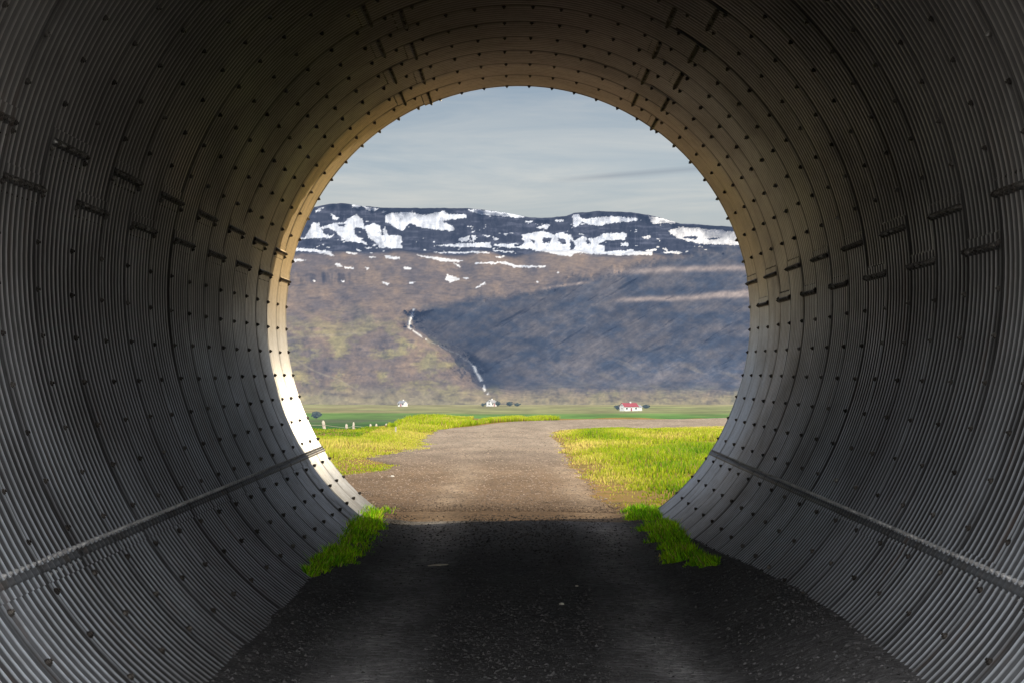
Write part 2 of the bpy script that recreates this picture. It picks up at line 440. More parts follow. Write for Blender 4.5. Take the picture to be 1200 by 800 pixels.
# ------------------------------------------------------------------ ground
def plateau_edge(x):
    x = np.asarray(x, float)
    return 77 + 17.5*sst(-4.2, -2.9, x)
def H(x, y):
    x = np.asarray(x, float); y = np.asarray(y, float)
    inn = sst(33.2, 31.8, y)*sst(-10, 8, y)
    e = sst(1.0, 1.7, np.abs(x))*.09*inn
    bank = .19*sst(1.0, 1.75, x)*sst(31, 15, y)*sst(2, 8, y)
    z = e + bank - .02*inn
    out = sst(33.5, 36, y)*sst(1.1, 2.0, np.abs(x - .1*np.sin(y*.2)))
    z = z + out*(.05*fbm(x*.6, y*.25, 3)+.02)
    ed = plateau_edge(x)
    left = 1-sst(-4.2, -2.9, x)
    d = np.clip(y-ed, 0, None)
    drop1 = 1.05*sst(0, 4.5, d)+.021*np.clip(d-4, 0, None)
    drop2 = 1.6*sst(0, 9, d)+.04*np.clip(d-6, 0, None)
    drop = left*drop1+(1-left)*drop2
    far = sst(130, 420, y)
    z = (z-drop)*(1-far) + far*(-26.6)
    z = z + far*1.6*fbm(x*.004, y*.003, 3)*sst(400, 900, y)*sst(2600, 2300, y)
    # behind the camera and to the sides: flat farmland
    return z
def axis(parts):
    out = [parts[0][0]]
    for a, b, s in parts:
        n = max(1, int(round((b-a)/s))); out += list(np.linspace(a, b, n+1)[1:])
    return np.array(out)
xs = axis([(-9000, -2000, 700), (-2000, -400, 80), (-400, -60, 20), (-60, -9, 3), (-9, 9, .12), (9, 60, 3), (60, 400, 20), (400, 2000, 80), (2000, 9000, 700)])
ysg = axis([(-300, -20, 20), (-20, 12, 1), (12, 100, .3), (100, 140, 1.5), (140, 500, 12), (500, 3000, 25), (3000, 14000, 500)])
XX, YY = np.meshgrid(xs, ysg, indexing='ij')
ZZ = H(XX, YY)
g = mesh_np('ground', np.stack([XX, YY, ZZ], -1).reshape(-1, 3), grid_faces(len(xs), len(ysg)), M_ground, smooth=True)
g.data.flip_normals(); tag(g, kind='structure')

# gravel road: comes out of the tunnel and bends right along the terrace edge
LEFT = [(-8, -1.75), (20, -1.75), (32.6, -1.75), (33.4, -2.9), (36, -3.3), (42, -3.0), (45.5, -2.1), (48.0, -2.0), (51.5, -2.6), (54, -2.5), (57, -2.2), (63, -2.1), (71, -2.15), (77, -1.9)]
RIGHT = [(-8, 1.75), (20, 1.75), (31, 1.45), (33.5, 1.25), (40, 1.0), (49, .84), (56, .92), (63, .95), (70, .80), (74, .86), (77, 1.1)]
def edge(tab, y, s):
    a = np.array(tab); return np.interp(y, a[:, 0], a[:, 1]) + .20*fbm(y*1.3+s, y*0+s, 4)*(y > 33)
ys = np.arange(-8, 77.01, .25); L = edge(LEFT, ys, 3); Rr = edge(RIGHT, ys, 9)
inner = [(77.4, 1.8), (77.8, 2.8), (78.3, 4.2), (79.0, 6.5), (80.5, 11), (83, 18), (86.5, 30), (90, 60)]
outer = [(81, -1.45), (85.5, -1.0), (89, -.5), (91.2, 1.0), (92.2, 3.5), (92.8, 7.5), (94, 13), (95.5, 20), (97.5, 32), (101, 62)]
t = np.linspace(0, 1, 60)
def poly(tab, n=60):
    a = np.array(tab, float); d = np.r_[0, np.cumsum(np.hypot(*np.diff(a, axis=0).T))]
    q = np.linspace(0, d[-1], n)**1.0; return np.interp(q, d, a[:, 1]), np.interp(q, d, a[:, 0])
ix, iy = poly([(77, Rr[-1])]+inner); ox, oy = poly([(77, L[-1])]+outer)
lx = np.r_[L, ox[1:]]; ly = np.r_[ys, oy[1:]]; rx = np.r_[Rr, ix[1:]]; ry = np.r_[ys, iy[1:]]
NW = 25; s = np.linspace(0, 1, NW)
GX = lx[:, None]*(1-s)+rx[:, None]*s; GY = ly[:, None]*(1-s)+ry[:, None]*s
rut = .02*fbm(GX*.9, GY*.3, 3)*sst(33, 35, GY)
GZ = H(GX, GY)+.022 + rut*np.sin(np.pi*s)[None, :]
GZ[:, 0] -= .06*(GY[:, 0] > 33); GZ[:, -1] -= .06*(GY[:, -1] > 33)
crown = .03*np.sin(np.pi*s)[None, :]*sst(0, 10, GY)
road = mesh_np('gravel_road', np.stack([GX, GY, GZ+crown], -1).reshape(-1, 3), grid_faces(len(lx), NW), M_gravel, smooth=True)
road.data.flip_normals(); tag(road, kind='structure')
def in_road(x, y):
    l = np.interp(y, ly, lx); r = np.interp(y, ys, Rr)
    a = (y <= 77) & (x > l) & (x < r)
    # bend
    near = np.interp(x, ix, iy); fary = np.interp(x, ox[ox.argsort()], oy[ox.argsort()])
    b = (y > 76.5) & (x > l) & (y < fary) & ((x < ix[0]) | (y > near))
    return a | b

def roadz(x, y):
    l = np.interp(y, ys, L); r = np.interp(y, ys, Rr); s_ = np.clip((x-l)/(r-l), 0, 1)
    i_ = (x > l) & (x < r)
    rt = .02*fbm(x*.9, y*.3, 3)*sst(33, 35, y)
    return H(x, y)+np.where(i_, .022+(.03*sst(0, 10, y)+rt)*np.sin(np.pi*s_), 0.0)
# ------------------------------------------------------------------ loose stones
def stones(name, x, y, size, cols):
    n = len(x)
    base = np.array([(1,0,0),(0,1,0),(-1,0,0),(0,-1,0),(0,0,1),(0,0,-1)], float)
    fc = np.array([(0,1,4),(1,2,4),(2,3,4),(3,0,4),(1,0,5),(2,1,5),(3,2,5),(0,3,5)])
    V = base[None]*RS.uniform(.6, 1.25, (n, 6, 3))
    V = V*np.array([1, 1, .65])*size[:, None, None]*RS.uniform(.7, 1.3, (n, 1, 3))
    a = RS.uniform(0, 6.28, n); c, s_ = np.cos(a)[:, None], np.sin(a)[:, None]
    vx = V[:, :, 0]*c-V[:, :, 1]*s_; vy = V[:, :, 0]*s_+V[:, :, 1]*c
    z = roadz(x, y)
    P = np.stack([vx+x[:, None], vy+y[:, None], V[:, :, 2]+(z+size*.15)[:, None]], -1).reshape(-1, 3)
    fcs = (fc[None]+np.arange(n)[:, None, None]*6).reshape(-1, 3)
    o = mesh_np(name, P, fcs, M_stone); color_attr(o, 'Col', np.repeat(cols, 6, 0)); return o
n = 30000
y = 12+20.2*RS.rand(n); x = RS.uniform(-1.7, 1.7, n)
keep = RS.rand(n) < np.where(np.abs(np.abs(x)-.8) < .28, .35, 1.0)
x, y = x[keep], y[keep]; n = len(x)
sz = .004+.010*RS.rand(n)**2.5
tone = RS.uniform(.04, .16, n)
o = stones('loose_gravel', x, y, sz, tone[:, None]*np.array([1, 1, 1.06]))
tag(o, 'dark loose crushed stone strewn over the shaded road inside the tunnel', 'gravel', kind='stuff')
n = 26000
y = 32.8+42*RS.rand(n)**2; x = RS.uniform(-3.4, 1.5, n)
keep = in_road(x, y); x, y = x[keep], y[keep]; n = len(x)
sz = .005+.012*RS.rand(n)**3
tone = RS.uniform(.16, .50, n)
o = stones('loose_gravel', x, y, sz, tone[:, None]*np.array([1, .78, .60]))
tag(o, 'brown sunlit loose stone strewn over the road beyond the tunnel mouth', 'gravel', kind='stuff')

# ------------------------------------------------------------------ grass
def blades(name, x, y, h, w, col, lean=.35, z=None):
    n = len(x)
    if z is None: z = H(x, y)
    a = RS.uniform(0, 2*np.pi, n); l = h*lean*RS.rand(n)*1.5; b = RS.uniform(-.7, .7, n)
    dx, dy = np.cos(b)*w, np.sin(b)*w          # broad side roughly across the valley
    lx_, ly_ = np.cos(a)*l, np.sin(a)*l
    p0 = np.stack([x-dx, y-dy, z-.01], -1); p1 = np.stack([x+dx, y+dy, z-.01], -1)
    m0 = np.stack([x-dx*.8+lx_*.35, y-dy*.8+ly_*.35, z+h*.55], -1); m1 = np.stack([x+dx*.8+lx_*.35, y+dy*.8+ly_*.35, z+h*.55], -1)
    tp = np.stack([x+lx_, y+ly_, z+h], -1)
    V = np.stack([p0, p1, m1, m0, tp], 1).reshape(-1, 3)
    i = np.arange(n)[:, None]*5
    f = np.concatenate([i+np.array([0, 1, 2]), i+np.array([0, 2, 3]), i+np.array([3, 2, 4])])
    o = mesh_np(name, V, f, M_grass); color_attr(o, 'Col', np.repeat(col, 5, 0)*np.tile(np.array([.45, .45, .9, .9, 1.1]), n)[:, None]); return o
def gcol(x, y, yel, n):
    """yel 0..1 -> green to straw"""
    g_ = np.array([.13, .32, .010]); gy = np.array([.44, .53, .020]); st = np.array([.78, .66, .20]); dk = np.array([.05, .12, .012])
    t = np.clip(yel+RS.normal(0, .16, n), -.3, 1.3)[:, None]
    c = np.where(t < 0, dk*(-t/.3)+g_*(1+t/.3), np.where(t < .5, g_*(1-t*2)+gy*t*2, gy*(2-2*np.minimum(t, 1))+st*(2*np.minimum(t, 1)-1)))
    c = np.where(RS.rand(n, 1) < .09, np.array([.40, .28, .12]), c)
    return c*RS.uniform(.65, 1.3, (n, 1))
# right meadow
n = 150000
y = 33+49*RS.rand(n)**.75; x = .7+RS.rand(n)*(1.2+y*.075)
cl = fbm(x*.9, y*.35, 4)
dr = x - np.interp(y, ys, Rr)
ok = ((~in_road(x, y)) | ((y < 76) & (dr > -.28+.5*fbm(x*1.1, y*.5+3, 3)))) & (y < np.interp(x, ix, iy, left=78)-.2) & (dr > -.5)
bare = sst(46, 36, y)*sst(1.9, .3, dr)
ok &= RS.rand(n) < (1-.55*bare)*np.clip(.55+cl, .08, 1)*np.clip(.2+dr*1.4, .06, 1)
x, y, cl, dr = x[ok], y[ok], cl[ok], dr[ok]; n = len(x)
h = (.05+.10*sst(-.3, .5, cl)+.05*RS.rand(n))*np.clip(.35+dr*.6, .3, 1)*np.where(y < 44, .6, 1)*(1-.6*sst(68, 76, y))
yel = .52+.85*fbm(x*.55+9, y*.13, 4)+.35*sst(1.0, .2, dr)
o = blades('meadow_grass', x, y, h, .006+.004*RS.rand(n), gcol(x, y, yel, n))
tag(o, 'tall yellow green sunlit grass to the right of the road beyond the tunnel', 'grass', kind='stuff')
# left meadow
n = 130000
y = 36+43*RS.rand(n)**.8; x = -1.2-RS.rand(n)*(1.8+y*.075)
cl = fbm(x*.8+40, y*.3, 4)
drl = np.interp(y, ys, L)-x
ok = ((~in_road(x, y)) | ((y < 76) & (y > 44) & (drl > -.25+.5*fbm(x*1.1, y*.5+3, 3)) & (drl > -.5))) & (y < plateau_edge(x)+2)
ok &= RS.rand(n) < np.clip(.6+cl, .1, 1)
ok &= ~((y < 44) & (RS.rand(n) < .6))
x, y, cl = x[ok], y[ok], cl[ok]; n = len(x)
dr = np.interp(y, ys, L)-x
h = (.04+.10*sst(-.3, .5, cl)+.04*RS.rand(n))*np.clip(.4+dr*.6, .35, 1)*np.where(y < 52, .6, 1)
h = np.where((y > 64) & (x < -3.0), h*.4, h)
yel = .55+.55*fbm(x*.5+3, y*.2, 3)-.45*((y > 69) & (x < -3.6))
o = blades('meadow_grass', x, y, h, .006+.004*RS.rand(n), gcol(x, y, yel, n))
tag(o, 'yellow green sunlit grass to the left of the road beyond the tunnel', 'grass', kind='stuff')
# verge beyond the bend
n = 60000
x = RS.uniform(-3.4, 9, n); y = np.interp(x, ox[ox.argsort()], oy[ox.argsort()])
y = np.where(x < -1.4, 78+RS.rand(n)*18, y+.15+RS.rand(n)*3.0)
ok = (~in_road(x, y)) & (y < 97) & (RS.rand(n) < np.clip(np.where(x > .3, -.15, .75)+1.3*fbm(x*.45+70, y*.1, 3), .0, 1))
x, y = x[ok], y[ok]; n = len(x)
h = .04+.09*sst(-.3, .5, fbm(x*1.3, y*.5, 3))+.04*RS.rand(n)
o = blades('verge_grass', x, y, h, .009+.004*RS.rand(n), gcol(x, y, .45+.4*fbm(x, y*.4, 2), n))
tag(o, 'thin strip of bright grass on the far side of the road bend', 'grass', kind='stuff')
# tufts inside the mouth, in the shade
def patch(poly_, n, lab):
    a = np.array(poly_)   # (y, xinner, xouter) rows
    y = RS.uniform(a[0, 0], a[-1, 0], n)
    u = RS.rand(n)
    xi = np.interp(y, a[:, 0], a[:, 1]); xo = np.interp(y, a[:, 0], a[:, 2])
    wob = .26*fbm(y*2.2, y*0+poly_[0][1], 3)
    x = xi+wob+(xo-xi-wob)*u
    cl = fbm(x*4, y*2, 3)
    ok = RS.rand(n) < np.clip((.75+1.2*cl)*np.clip(u*3+.06, 0, 1), .03, 1)
    x, y, cl = x[ok], y[ok], cl[ok]; n = len(x)
    h = (.015+.05*sst(-.4, .5, cl)+.08*RS.rand(n)**3)*np.clip(.3+u[ok]*2.2, .3, 1)
    o = blades('tunnel_grass', x, y, h, .004+.003*RS.rand(n), gcol(x, y, .14+.4*fbm(x*3, y*1.5, 4), n)*RS.uniform(.7, 1.8, (n, 1))*np.array([1.35, 1.6, 1.2]), .5)
    tag(o, lab, 'grass', kind='stuff')
patch([(22.0, -1.42, -1.56), (23.5, -1.27, -1.56), (26, -1.22, -1.56), (29, -1.25, -1.60), (31, -1.30, -1.62), (33.4, -1.30, -1.72)], 26000, 'green grass tuft growing at the foot of the left pipe wall')
patch([(22.3, 1.36, 1.46), (23.5, 1.24, 1.44), (26, 1.19, 1.46), (29, 1.17, 1.48), (31.5, 1.15, 1.46), (33.4, 1.12, 1.62)], 28000, 'green grass strip growing at the foot of the right pipe wall')

# ------------------------------------------------------------------ embankment over the pipe
def emb(yf, yback, sgn):
    """sloping earth face from the pipe mouth outline up and back to the road fill crest"""
    th = np.linspace(R(-58), R(238), 80); V = []
    T = np.linspace(0, 1, 14)
    top = 5.2
    for a in th:
        r0 = float(prof(a))+.05; x0 = math.cos(a)*r0; z0 = C_Z+math.sin(a)*r0
        # ray to outer frame: 30 m wide, 5.6 m high
        dx, dz = math.cos(a), math.sin(a); k = 1e9
        if abs(dx) > 1e-6: k = min(k, (30-0)/abs(dx))
        if dz > 1e-6: k = min(k, (top-C_Z)/dz)
        if dz < -1e-6: k = min(k, (C_Z+.4)/-dz)
        x1 = dx*k; z1 = C_Z+dz*k
        for t in T:
            x = x0+(x1-x0)*t; z = z0+(z1-z0)*t
            yb = yf - sgn*(max(0, z)*1.15) - sgn*.25
            V.append((x, yb + .12*float(fbm(x*.8, z*.8, 3)), z))
    return np.array(V), grid_faces(80, 14)
V1, F1 = emb(D_END+.35+.0, 0, 1); V2, F2 = emb(D0-.1, 0, -1)
b1 = len(V1)
crest = np.array([(-30, D_END+.1-5.2*1.15, 5.18), (30, D_END+.1-5.2*1.15, 5.18), (30, D0+.15+5.2*1.15, 5.18), (-30, D0+.15+5.2*1.15, 5.18)])
o = mesh_np('embankment', np.concatenate([V1, V2]), np.concatenate([F1, F2+b1]), M_ground, smooth=True); tag(o, kind='structure')
o = mesh_np('embankment_road', crest, np.array([[0, 1, 2, 3]]), M_gravel); tag(o, kind='structure')

# ------------------------------------------------------------------ fence posts and wire on the left
def post(px, ptop, d, lean, w, lab, hidden=None, group='fence posts on the grass slope'):
    x = (px-CX)/F*d; zt = CAMZ-(ptop-CY)/F*d; zb = float(H(x, d))-.05
    if hidden: zb = zt-hidden
    t = empty('fence_post', (x, d, zb), lab, 'post', group)
    hgt = zt-zb
    tx = lean*hgt
    mb = MB();  mb.tube((0, 0, 0), (tx, 0, hgt*.96), w*1.05, w*.92, 9); mb.tube((tx, 0, hgt*.96), (tx*1.03, 0, hgt), w*.92, w*.45, 9)
    mb.build('shaft', M_wood, t)
    mb = MB()
    for k in (.45, .72, .9): mb.tube((tx*k-w*1.15, -w*.9, hgt*k), (tx*k+w*1.15, -w*.9, hgt*k), .006, .006, 5)
    mb.build('staple', M_wire, t)
    return x+tx*.9, d, zb+hgt*.9
pts = [post(387.5, 492.2, 82, -.16, .045, 'thick pale fence post leaning to the left, nearest the pipe wall'),
       post(406, 496.2, 88, 0, .04, 'short upright pale fence post, second from the left pipe wall'),
       post(414.3, 494.2, 95, 0, .035, 'tall thin upright fence post, third from the left pipe wall'),
       post(432, 496.2, 101, .05, .04, 'small grey fence post just past the tall thin one'),
       post(441, 496.0, 107, 0, .04, 'small grey fence post midway along the fence'),
       post(451, 495.8, 113, .04, .04, 'faint grey fence post next to the last, toward the road')]
fw = empty('fence_wire', (0, 90, -1.5), 'thin wire strung between the leaning fence posts left of the road', 'wire')
mb = MB()
for dz in (0, -.3):
    prev = (-6.4, 76, pts[0][2]+.12+dz+1.5)
    for p in pts:
        q = (p[0], p[1]-90, p[2]+dz+1.5)
        a = (prev[0], prev[1]-90 if prev[1] > 50 else prev[1], prev[2])
        mb.tube(a, q, .006, .006, 5); prev = q
mb.build('strand', M_wire, fw)
post(463.5, 499.5, 70, .02, .02, 'thin wooden stake at the grassy edge nearest the road bend', group=None)

# small things on the road
t = empty('stick', (-.635, 23.9, float(H(-.635, 23.9))+.06), 'thin pale stick lying across the dark gravel in the tunnel', 'stick')
mb = MB(); mb.tube((-.075, 0, 0), (.01, .02, .006), .005, .008, 6); mb.tube((.01, .02, .006), (.085, .0, .010), .008, .004, 6); mb.tube((.0, .01, .0), (.03, -.05, .004), .004, .002, 5)
mb.build('twig', M_paleobj, t)
def rock(px, py, r, lab):
    d = CAMZ*F/(py-CY); x = (px-CX)/F*d
    v = []; f = []
    import bmesh
    bm = bmesh.new(); bmesh.ops.create_icosphere(bm, subdivisions=2, radius=r)
    for q in bm.verts: q.co *= 1+.22*float(fbm(q.co.x/r*1.3+px, q.co.y/r*1.3+q.co.z/r, 2)); q.co.z *= .6
    me = bpy.data.meshes.new('stone'); bm.to_mesh(me); bm.free(); me.materials.append(M_paleobj)
    o = bpy.data.objects.new('stone', me); COL.objects.link(o); o.location = (x, d, float(H(x, d))+.05+r*.2); tag(o, lab, 'stone')
rock(658, 713, .018, 'larger pale stone on the dark gravel right of the centre line')
rock(676, 691, .012, 'smaller pale stone on the dark gravel, farther up the road')
rock(460, 564, .03, 'pale stone on the sunlit gravel left of the road beyond the mouth')

# ------------------------------------------------------------------ mountain across the valley
SKY = np.array([(200,268),(300,262),(330,258),(352,247),(375,241),(390,238.5),(405,238.5),(425,241.5),(450,243.5),(500,244),(548,244),(570,246.5),(595,250),(620,255),(640,255.5),(664,253),(672,250),(700,247.5),(735,248.5),(760,252),(780,257),(797,262),(830,264),(860,266),(900,268),(960,272),(1040,275)], float)
P0 = -60; 
pxs = np.arange(150, 1061, 1.0)
rowsN = 300
s = np.linspace(0, 1, rowsN)
sk = np.interp(pxs, SKY[:, 0], SKY[:, 1]) + .5*fbm(pxs*.15, pxs*0, 3)
PX = np.repeat(pxs[:, None], rowsN, 1)
PY = 474+(sk[:, None]-474)*s[None, :]
# distance (m) of the slope at each bearing/elevation
wx = PX+8*fbm(PX*.03, PY*.03, 3); wy = PY+5*fbm(PX*.03+50, PY*.03, 3)
tab = np.array([(236, 4385), (250, 4370), (296, 4330), (302, 4200), (322, 3800), (340, 3400), (365, 3020), (385, 2760), (400, 2650), (440, 2440), (458, 2370), (466, 2345), (475, 2330)], float)
D1 = np.interp(wy, tab[:, 0], tab[:, 1])
# left side: terraces
D1 = D1 + 9*np.sin(wy*.20)*sst(296, 320, PY)*sst(470, 440, PY) + 18*fbm(PX*.045, PY*.055, 6, .6)*sst(474, 450, PY)*sst(292, 310, PY)
# sunlit spur faces right: recede to the right
D1 = D1 + .55*(PX-400)*sst(470, 440, PY)*sst(300, 330, PY)*sst(620, 540, PX)
# shaded face right of the gully
topy = np.interp(wx, [440, 470, 480, 545, 620, 650, 700, 760, 800, 870, 1060], [372, 364, 361, 350, 342, 333, 318, 304, 296, 290, 284])
edgex = np.interp(wy, [355, 362, 385, 400, 412, 425, 440, 455, 466, 480], [478, 474, 470, 500, 524, 533, 540, 548, 556, 560])
wig = 7*fbm(PX*.06+11, PY*.06, 5, .6)
wig = wig*1.6
m2 = sst(-10, 26, wx+wig-edgex)*sst(-3, 8, wy+.6*wig-topy)*sst(474, 448, PY+wig*.6+10*fbm(PX*.013+5, PX*0+2, 3))
D2 = 3050 - 1.25*(PX-500) + 1.3*(440-PY)
D2 = np.where(PX > 640, D2+ .5*(PX-640), D2)
D2 = D2 + 16*fbm(PX*.02+PY*.030, PY*.02-PX*.006, 4, .5) + 10*fbm((PX+PY*.9)*.035, (PY*1.0+PX*.55)*.085, 5, .55)
foot = sst(436, 472, PY)
D2 = D2*(1-foot)+np.interp(PY, [436, 470, 475], [2700, 2430, 2330])*foot
D = D1*(1-m2)+D2*m2
# gully floor
gl = np.interp(wy, [355, 362, 385, 400, 412, 425, 440, 462], [486, 484, 480, 503, 535, 552, 560, 570])
D = D + 40*np.exp(-((PX-gl)/9)**2)*sst(358, 375, PY)*sst(466, 452, PY)
# top cliffs: buttresses
cl = sst(300, 290, wy)*sst(0, 6, PY-sk[:, None])
but = np.abs(fbm(PX*.045, PY*.012+3, 4, .55))
D = D + cl*(45*but + 8*fbm(PX*.12, PY*.08, 3))
# right snowy shoulder looks toward the sun
D = D + cl*sst(775, 800, PX)*.35*(PX-775)
# small cliff band, far left
band = sst(318, 322, PY)*sst(336, 328, PY)*sst(440, 400, PX)
D = D + band*60*np.abs(fbm(PX*.12, PY*.03, 3))
X3 = (PX-CX)/F*D; Z3 = CAMZ-(PY-CY)/F*D
# --- colours of rock, growth and snow, with sun and shade painted into some
def inpoly(px, py, poly):
    c = np.zeros(px.shape, bool); n = len(poly)
    for i in range(n):
        x1, y1 = poly[i]; x2, y2 = poly[(i+1) % n]
        if y1 == y2: continue
        c ^= ((y1 > py) != (y2 > py)) & (px < (x2-x1)*(py-y1)/(y2-y1)+x1)
    return c
LP = [[(100,240),(150,235),(185,165),(215,165),(215,190),(290,165),(330,165),(385,125),(420,150),(430,180),(475,165),(500,180),(510,220),(560,225),(600,235),(605,285),(500,280),(470,250),(450,235),(430,195),(385,180),(380,215),(440,265),(340,250),(290,210),(270,235),(150,240),(100,250)],
[(525,130),(560,120),(640,115),(700,130),(800,110),(830,125),(905,125),(905,140),(840,150),(790,155),(845,185),(845,205),(800,200),(700,190),(640,165),(610,205),(560,180),(530,160)],
[(520,180),(545,225),(600,225),(600,235),(540,235),(515,215)],[(870,240),(920,225),(915,245),(880,258)],[(930,225),(950,225),(940,260)],[(1030,230),(1060,240),(1040,250)],[(980,222),(1020,225),(1010,235)],
[(750,272),(880,262),(930,262),(1020,255),(1020,280),(880,278),(830,275)],[(1035,265),(1130,262),(1130,285),(1040,275)],[(1165,220),(1200,215),(1200,290),(1150,285),(1180,250)],
[(910,103),(1000,108),(1100,118),(1180,135),(1170,142),(1080,135),(990,128),(930,112)],[(365,80),(410,85),(400,97),(375,93)],[(420,88),(495,98),(480,110),(440,105)],[(270,120),(305,150),(280,150)],
[(60,276),(120,282),(200,288),(270,300),(290,325),(260,315),(200,300),(120,298),(60,290)],[(95,332),(160,340),(100,348)],[(335,300),(395,308),(380,315),(345,308)],[(385,285),(415,295),(400,300)],[(430,278),(465,283),(440,288)],[(450,320),(480,325),(460,332)],[(525,318),(595,325),(590,335),(530,332)],
[(670,312),(740,322),(890,342),(870,350),(790,345),(700,325)],[(840,350),(885,372),(870,372)],[(750,303),(1010,300),(1010,307),(800,308)],[(940,350),(1090,348),(1150,368),(1200,368),(1200,376),(1130,374),(1080,356),(950,358)],[(1030,292),(1130,300),(1120,306),(1040,298)],
[(290,355),(320,360),(325,372),(300,368)],[(335,370),(380,375),(375,382),(340,378)],[(430,372),(455,378),(440,385)],[(610,370),(650,375),(645,384),(612,384)],[(510,440),(545,450),(535,458),(515,450)],[(635,440),(665,443),(655,453),(640,450)],[(815,405),(870,425),(880,430),(830,445),(808,430)],[(890,420),(920,425),(900,432)],[(945,468),(995,443),(998,450),(955,472)],[(1040,320),(1085,320),(1075,328),(1040,326)],[(185,432),(200,436),(192,444)],[(320,434),(342,437),(330,443)]]
LH = [[(305,172),(340,170),(335,182),(310,182)],[(225,195),(260,190),(300,210),(270,225),(235,215)]]
RP = [[(285,130),(310,125),(330,150),(400,140),(470,135),(540,140),(590,145),(590,158),(520,160),(440,170),(420,180),(360,175),(330,160),(300,185),(285,180)],
[(50,225),(100,210),(150,205),(200,220),(235,210),(280,225),(290,250),(330,230),(380,240),(440,210),(470,215),(520,210),(540,215),(530,245),(450,245),(400,265),(440,275),(430,300),(480,295),(660,300),(660,315),(480,318),(300,305),(270,325),(230,318),(150,300),(110,300),(70,275),(50,245)],
[(510,262),(545,260),(545,275),(515,273)],[(612,232),(645,222),(650,235),(620,243)],[(620,295),(675,285),(678,297),(640,300)],[(705,285),(735,287),(730,297)],[(710,300),(790,300),(785,310),(715,308)],
[(640,135),(700,145),(770,160),(765,170),(700,165),(660,170),(650,150)],[(735,205),(780,185),(850,190),(1030,205),(1200,215),(1200,275),(1050,270),(960,265),(870,262),(820,250),(770,235),(745,215)],
[(115,185),(165,170),(175,180),(160,195),(120,190)],[(200,152),(240,152),(238,162),(200,160)],[(60,155),(95,157),(90,164),(62,162)],[(0,262),(35,265),(0,270)],[(0,278),(60,278),(60,285),(0,283)],[(0,365),(160,365),(160,373),(0,376)],[(205,395),(220,395),(212,402)],[(110,442),(125,442),(118,447)],[(540,290),(570,290),(565,302),(545,300)]]
RH = [[(150,235),(185,235),(180,260),(140,260)],[(215,235),(250,240),(255,265),(225,265)],[(275,240),(295,265),(290,290),(270,290)],[(80,245),(110,250),(100,262)],[(350,230),(370,265),(345,262)],[(820,225),(870,230),(860,245),(800,238)],[(900,240),(990,232),(940,245)]]
qx = PX+2.2*fbm(PX*.30, PY*.30, 5, .75); qy = PY+1.8*fbm(PX*.30+31, PY*.30, 5, .75)
snow = np.zeros(PX.shape, bool)
for P, ofx in ((LP, 320), (RP, 600)):
    for po in P: snow |= inpoly(qx, qy, [(ofx+a/4, 220+b/4) for a, b in po])
for P, ofx in ((LH, 320), (RH, 600)):
    for po in P: snow &= ~inpoly(qx, qy, [(ofx+a/4, 220+b/4) for a, b in po])
snow |= (fbm(PX*.10+PY*.12, PY*.30-PX*.03, 4, .6) > .50) & (PY < 298) & (PY > sk[:, None]+3) & (PX > 360)
snow |= (PX < 345) & (fbm(PX*.08, PY*.14, 3) > .12) & (PY < 282) & (PY > sk[:, None]+6)
rock1 = np.array([.27, .20, .14]); rock2 = np.array([.15, .125, .115]); moss = np.array([.33, .30, .13]); dark = np.array([.035, .036, .046]); heath = np.array([.075, .065, .065])
a = sst(-.5, .55, fbm(PX*.035, PY*.07, 6, .68))[..., None]; bq = sst(-.1, .4, fbm(PX*.04+90, PY*.075, 6, .65))[..., None]
colr = rock1*a+rock2*(1-a)
mossw = bq*sst(350, 400, PY)[..., None]*.75
colr = colr*(1-mossw)+moss*mossw
wig2 = 14*fbm(PX*.011+5, PX*0+2, 4, .6)
low = sst(446, 474, PY+wig2*sst(520, 620, PX))[..., None]*.8
colr = colr*(1-low)+np.array([.36, .31, .17])*low
strata = sst(.1, .45, fbm(PX*.06, PY*.26, 5, .6))[..., None]*sst(310, 330, PY)[..., None]*.45
colr = colr*(1-strata)+heath*strata
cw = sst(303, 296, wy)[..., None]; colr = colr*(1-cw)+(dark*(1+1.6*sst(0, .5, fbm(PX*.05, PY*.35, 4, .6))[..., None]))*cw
bw = band[..., None]*.7*sst(-.3, .3, fbm(PX*.15, PY*.05, 3))[..., None]; colr = colr*(1-bw)+dark*bw
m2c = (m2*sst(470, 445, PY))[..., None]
shc = np.array([.045, .056, .075])*(1-a)+np.array([.15, .13, .115])*a  # shade of this face painted into its darker, bluer rock colour
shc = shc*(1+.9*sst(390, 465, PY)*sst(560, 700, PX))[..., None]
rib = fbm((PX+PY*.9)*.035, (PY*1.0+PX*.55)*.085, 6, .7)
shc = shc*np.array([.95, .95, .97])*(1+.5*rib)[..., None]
# pale diagonal streaks on the lower right
diag = sst(.25, .6, fbm((PX+PY*1.6)*.012, (PY-PX*.42)*.10, 4))[..., None]*sst(400, 440, PY)[..., None]*sst(600, 700, PX)[..., None]
shc = shc*(1-diag*.7)+np.array([.24, .21, .17])*diag*.7
# bench ledges: sunlight on them painted as pale lines
for (xa, ya, xb, yb, w_) in ((600, 343, 675, 332, 1.2), (700, 318, 870, 314, 2.6), (720, 352, 872, 346, 2.2), (820, 346, 872, 343, 2.0)):
    ly_ = ya+(yb-ya)*(wx-xa)/(xb-xa)+.8*fbm(PX*.08, PX*0+ya, 3)
    k_ = (np.exp(-((PY*.85+wy*.15-ly_)/(w_*1.3))**2)*sst(xa-8, xa+20, PX)*np.where(xb > 860, 1, sst(xb+25, xb-5, PX)))[..., None]*.85
    shc = shc*(1-k_)+np.array([.42, .33, .27])*k_
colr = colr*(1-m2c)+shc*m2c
colr = colr*(1+.25*fbm(PX*.42, PY*.5, 3, .8))[..., None]*np.where(PY < 300, 1, .92)[..., None]
